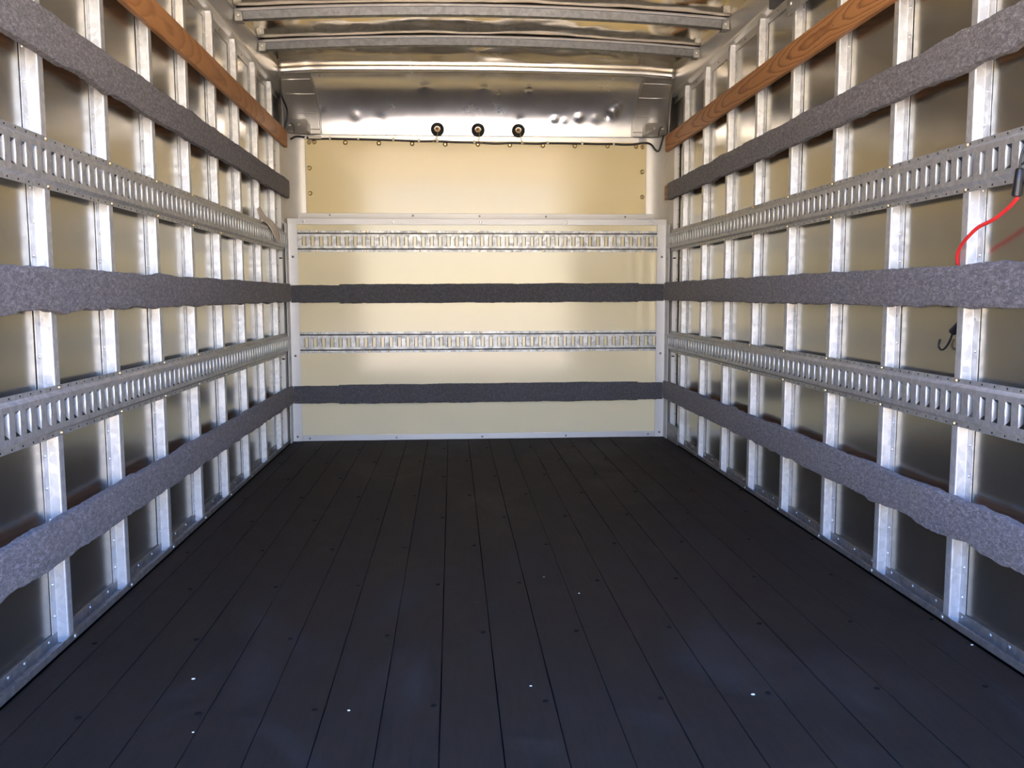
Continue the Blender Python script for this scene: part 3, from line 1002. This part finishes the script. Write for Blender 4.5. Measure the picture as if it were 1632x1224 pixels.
for px, pz in ((-1.049, 1.844), (-.902, 1.838), (-.732, 1.836), (-.52, 1.8325), (-.365, 1.828), (-.252, 1.829), (-.025, 1.823), (.269, 1.821), (.428, 1.823), (.643, 1.822), (.84, 1.821), (1.035, 1.828)):
    p = Vector((px, 5.543, pz)) - org
    if r0 is None: r0 = cl.build('clip', M['clip'], t, 40, p)
    else: child_copy(r0, t, p)
cn = MB(); cn.tube([(-1.03 - org.x, 0, .016), (-.955, 0, .014)], .010, 10); cn.tube([(-.99, .0, .002), (-.985, .0, .012), (-.978, .0, .020)], .003, 6); cn.build('connector', M['clip'], t, 50)

# lead that drops from the roof at the left front corner
t = thing('drop_wire', 'black wire hanging down beside the left ribbed corner piece', 'wire', (-1.140, 5.30, 2.0))
org = Vector((-1.140, 5.30, 2.0))
dw = MB(); dw.tube(smooth_pts([Vector(p) - org for p in ((-1.142, 5.262, 2.135), (-1.142, 5.275, 2.06), (-1.134, 5.285, 2.02), (-1.118, 5.33, 1.965), (-1.122, 5.34, 1.91), (-1.135, 5.345, 1.872))], 8), .0052, 8)
dw.build('lead', M['cable'], t, 60)

# ------------------------------------------------------------------ bungee cord on the right
t = thing('bungee_cord', 'red bungee cord with black hooks on the right wall near camera', 'bungee cord', (1.14, 2.2, 1.0))
org = Vector((1.14, 2.2, 1.0))
bp = [(1.128, 1.975, 1.108), (1.130, 2.012, 1.088), (1.130, 2.065, 1.067), (1.130, 2.125, 1.053), (1.134, 2.180, 1.029), (1.146, 2.232, 1.003), (1.156, 2.254, .978), (1.167, 2.258, .955), (1.174, 2.246, .92), (1.1755, 2.236, .87), (1.1755, 2.240, .835), (1.1745, 2.256, .815)]
cb = MB(); cb.tube(smooth_pts([Vector(p) - org for p in bp], 8), .0046, 10); cb.build('cord', M['red'], t, 60)
def cone(a, b, r0_, r1_, name, par):
    mb = MB(); a, b = Vector(a), Vector(b); d = (b - a)
    mb.tube([a, a + d * .04, a + d * .5, a + d * .96, b], [r0_ * .7, r0_, (r0_ + r1_) / 2, r1_, r1_ * .7], 12)
    return mb.build(name, M['black_plastic'], par, 50)
u1 = cone(Vector((1.128, 1.978, 1.112)) - org, Vector((1.126, 1.968, 1.175)) - org, .0115, .0095, 'sleeve', t)
hk = MB(); hk.tube(smooth_pts([Vector(p) - org for p in ((1.126, 1.968, 1.170), (1.124, 1.964, 1.20), (1.132, 1.960, 1.222), (1.150, 1.958, 1.222), (1.153, 1.958, 1.205))], 6), .0026, 8)
hk.build('hook', M['black_plastic'], t, 60)
cone(Vector((1.1745, 2.252, .820)) - org, Vector((1.174, 2.290, .787)) - org, .0055, .0115, 'sleeve', t)
hk = MB(); hk.tube(smooth_pts([Vector(p) - org for p in ((1.174, 2.287, .792), (1.174, 2.296, .772), (1.173, 2.308, .753), (1.172, 2.326, .739), (1.172, 2.343, .738), (1.172, 2.352, .748), (1.172, 2.346, .765))], 8), .0030, 8)
hk.build('hook', M['black_plastic'], t, 60)

# torn paper strip over the left upper rail
t = MB()
org = Vector((-1.140, 4.85, 1.25))
path = [(-1.150, 4.62, 1.335, .10), (-1.152, 4.68, 1.312, .12), (-1.150, 4.76, 1.290, .11), (-1.141, 4.86, 1.278, .12), (-1.136, 4.94, 1.258, .15), (-1.134, 5.00, 1.226, .15), (-1.133, 5.045, 1.190, .10)]
rows = []
for i in range(len(path)):
    px, py, pz, wd = path[i]
    rows.append([Vector((px + .002 * math.sin(j * 1.5 + i), py + wd * (j / 4 - .5) + random.uniform(-.004, .004), pz + .22 * wd * (j / 4 - .5) + random.uniform(-.003, .003))) - org for j in range(5)])
t.grid(rows)
o = t.build('paper_strip', M['paper'], None, 80, org)
so = o.modifiers.new('thickness', 'SOLIDIFY'); so.thickness = .0008
tag(o, 'torn pale paper strip hanging over the left upper cargo rail', 'paper')

# galvanised bracket on the right top rail
t = thing('rail_bracket', 'grey galvanized bracket plate on the right top rail', 'bracket', (1.15, 3.4, 2.0))
mb = MB()
mb.prism(thick_path([(.006, -.025), (.004, .080), (-.016, .092), (-.020, .170)], .004, .004), 1, -.75, .115)
mb.build('bracket_plate', M['rail'], t, 35)
mb = MB(); mb.box((-.030, .100, .036), (-.006, .225, .172)); o = mb.build('stop_block', M['dark_block'], t)
bv = o.modifiers.new('edge', 'BEVEL'); bv.width = .003; bv.segments = 2
bt = MB(); bt.lathe([(0, .005), (.006, .004), (.008, 0)], 10, (-1, 0, 0))
b0 = bt.build('bolt', M['rivet'], t, 30, (.003, .070, .012))
child_copy(b0, t, (.003, -.08, .012)); child_copy(b0, t, (.003, -.38, .012))

# crumbs on the floor
crumbs = [((.491, 1.845), 'white crumb on the right middle of the black floor, largest one', .0050), ((1.140, 2.078), 'white crumb beside the right floor channel', .0040), ((-.781, 2.019), 'white crumb on the left of the black floor', .0045),
          ((0.0, 1.925), 'white crumb in the middle of the near black floor', .0032), ((.200, 2.54), 'tiny white crumb right of centre on the floor', .0028), ((.111, 2.701), 'tiny white crumb farthest from camera near floor centre', .0025), ((-.401, 1.835), 'white crumb at the bottom left of the near floor', .0035), ((-.708, 1.762), 'tiny white crumb on a plank seam, lower left floor', .0028)]
for q, ((px, py), lab, r) in enumerate(crumbs):
    mb = MB()
    r *= .85
    pr = [(0, 0)] + [(r * math.sin(a) * (1 + .25 * ns(a * 3, q)), r * .5 * (1 - math.cos(a))) for a in (.5, 1.0, 1.6, 2.2, 2.7)] + [(0, r)]
    mb.lathe(pr, 9, (0, 0, 1))
    mb.v = [(x_ * (1 + .3 * ns(x_ * 300, y_ * 300, q)) * 1.2, y_ * .85, z_ * .8) for x_, y_, z_ in mb.v]
    tag(mb.build('crumb', M['crumb'], None, 60, (px, py, .0002)), lab, 'crumb', 'white crumbs on the floor')
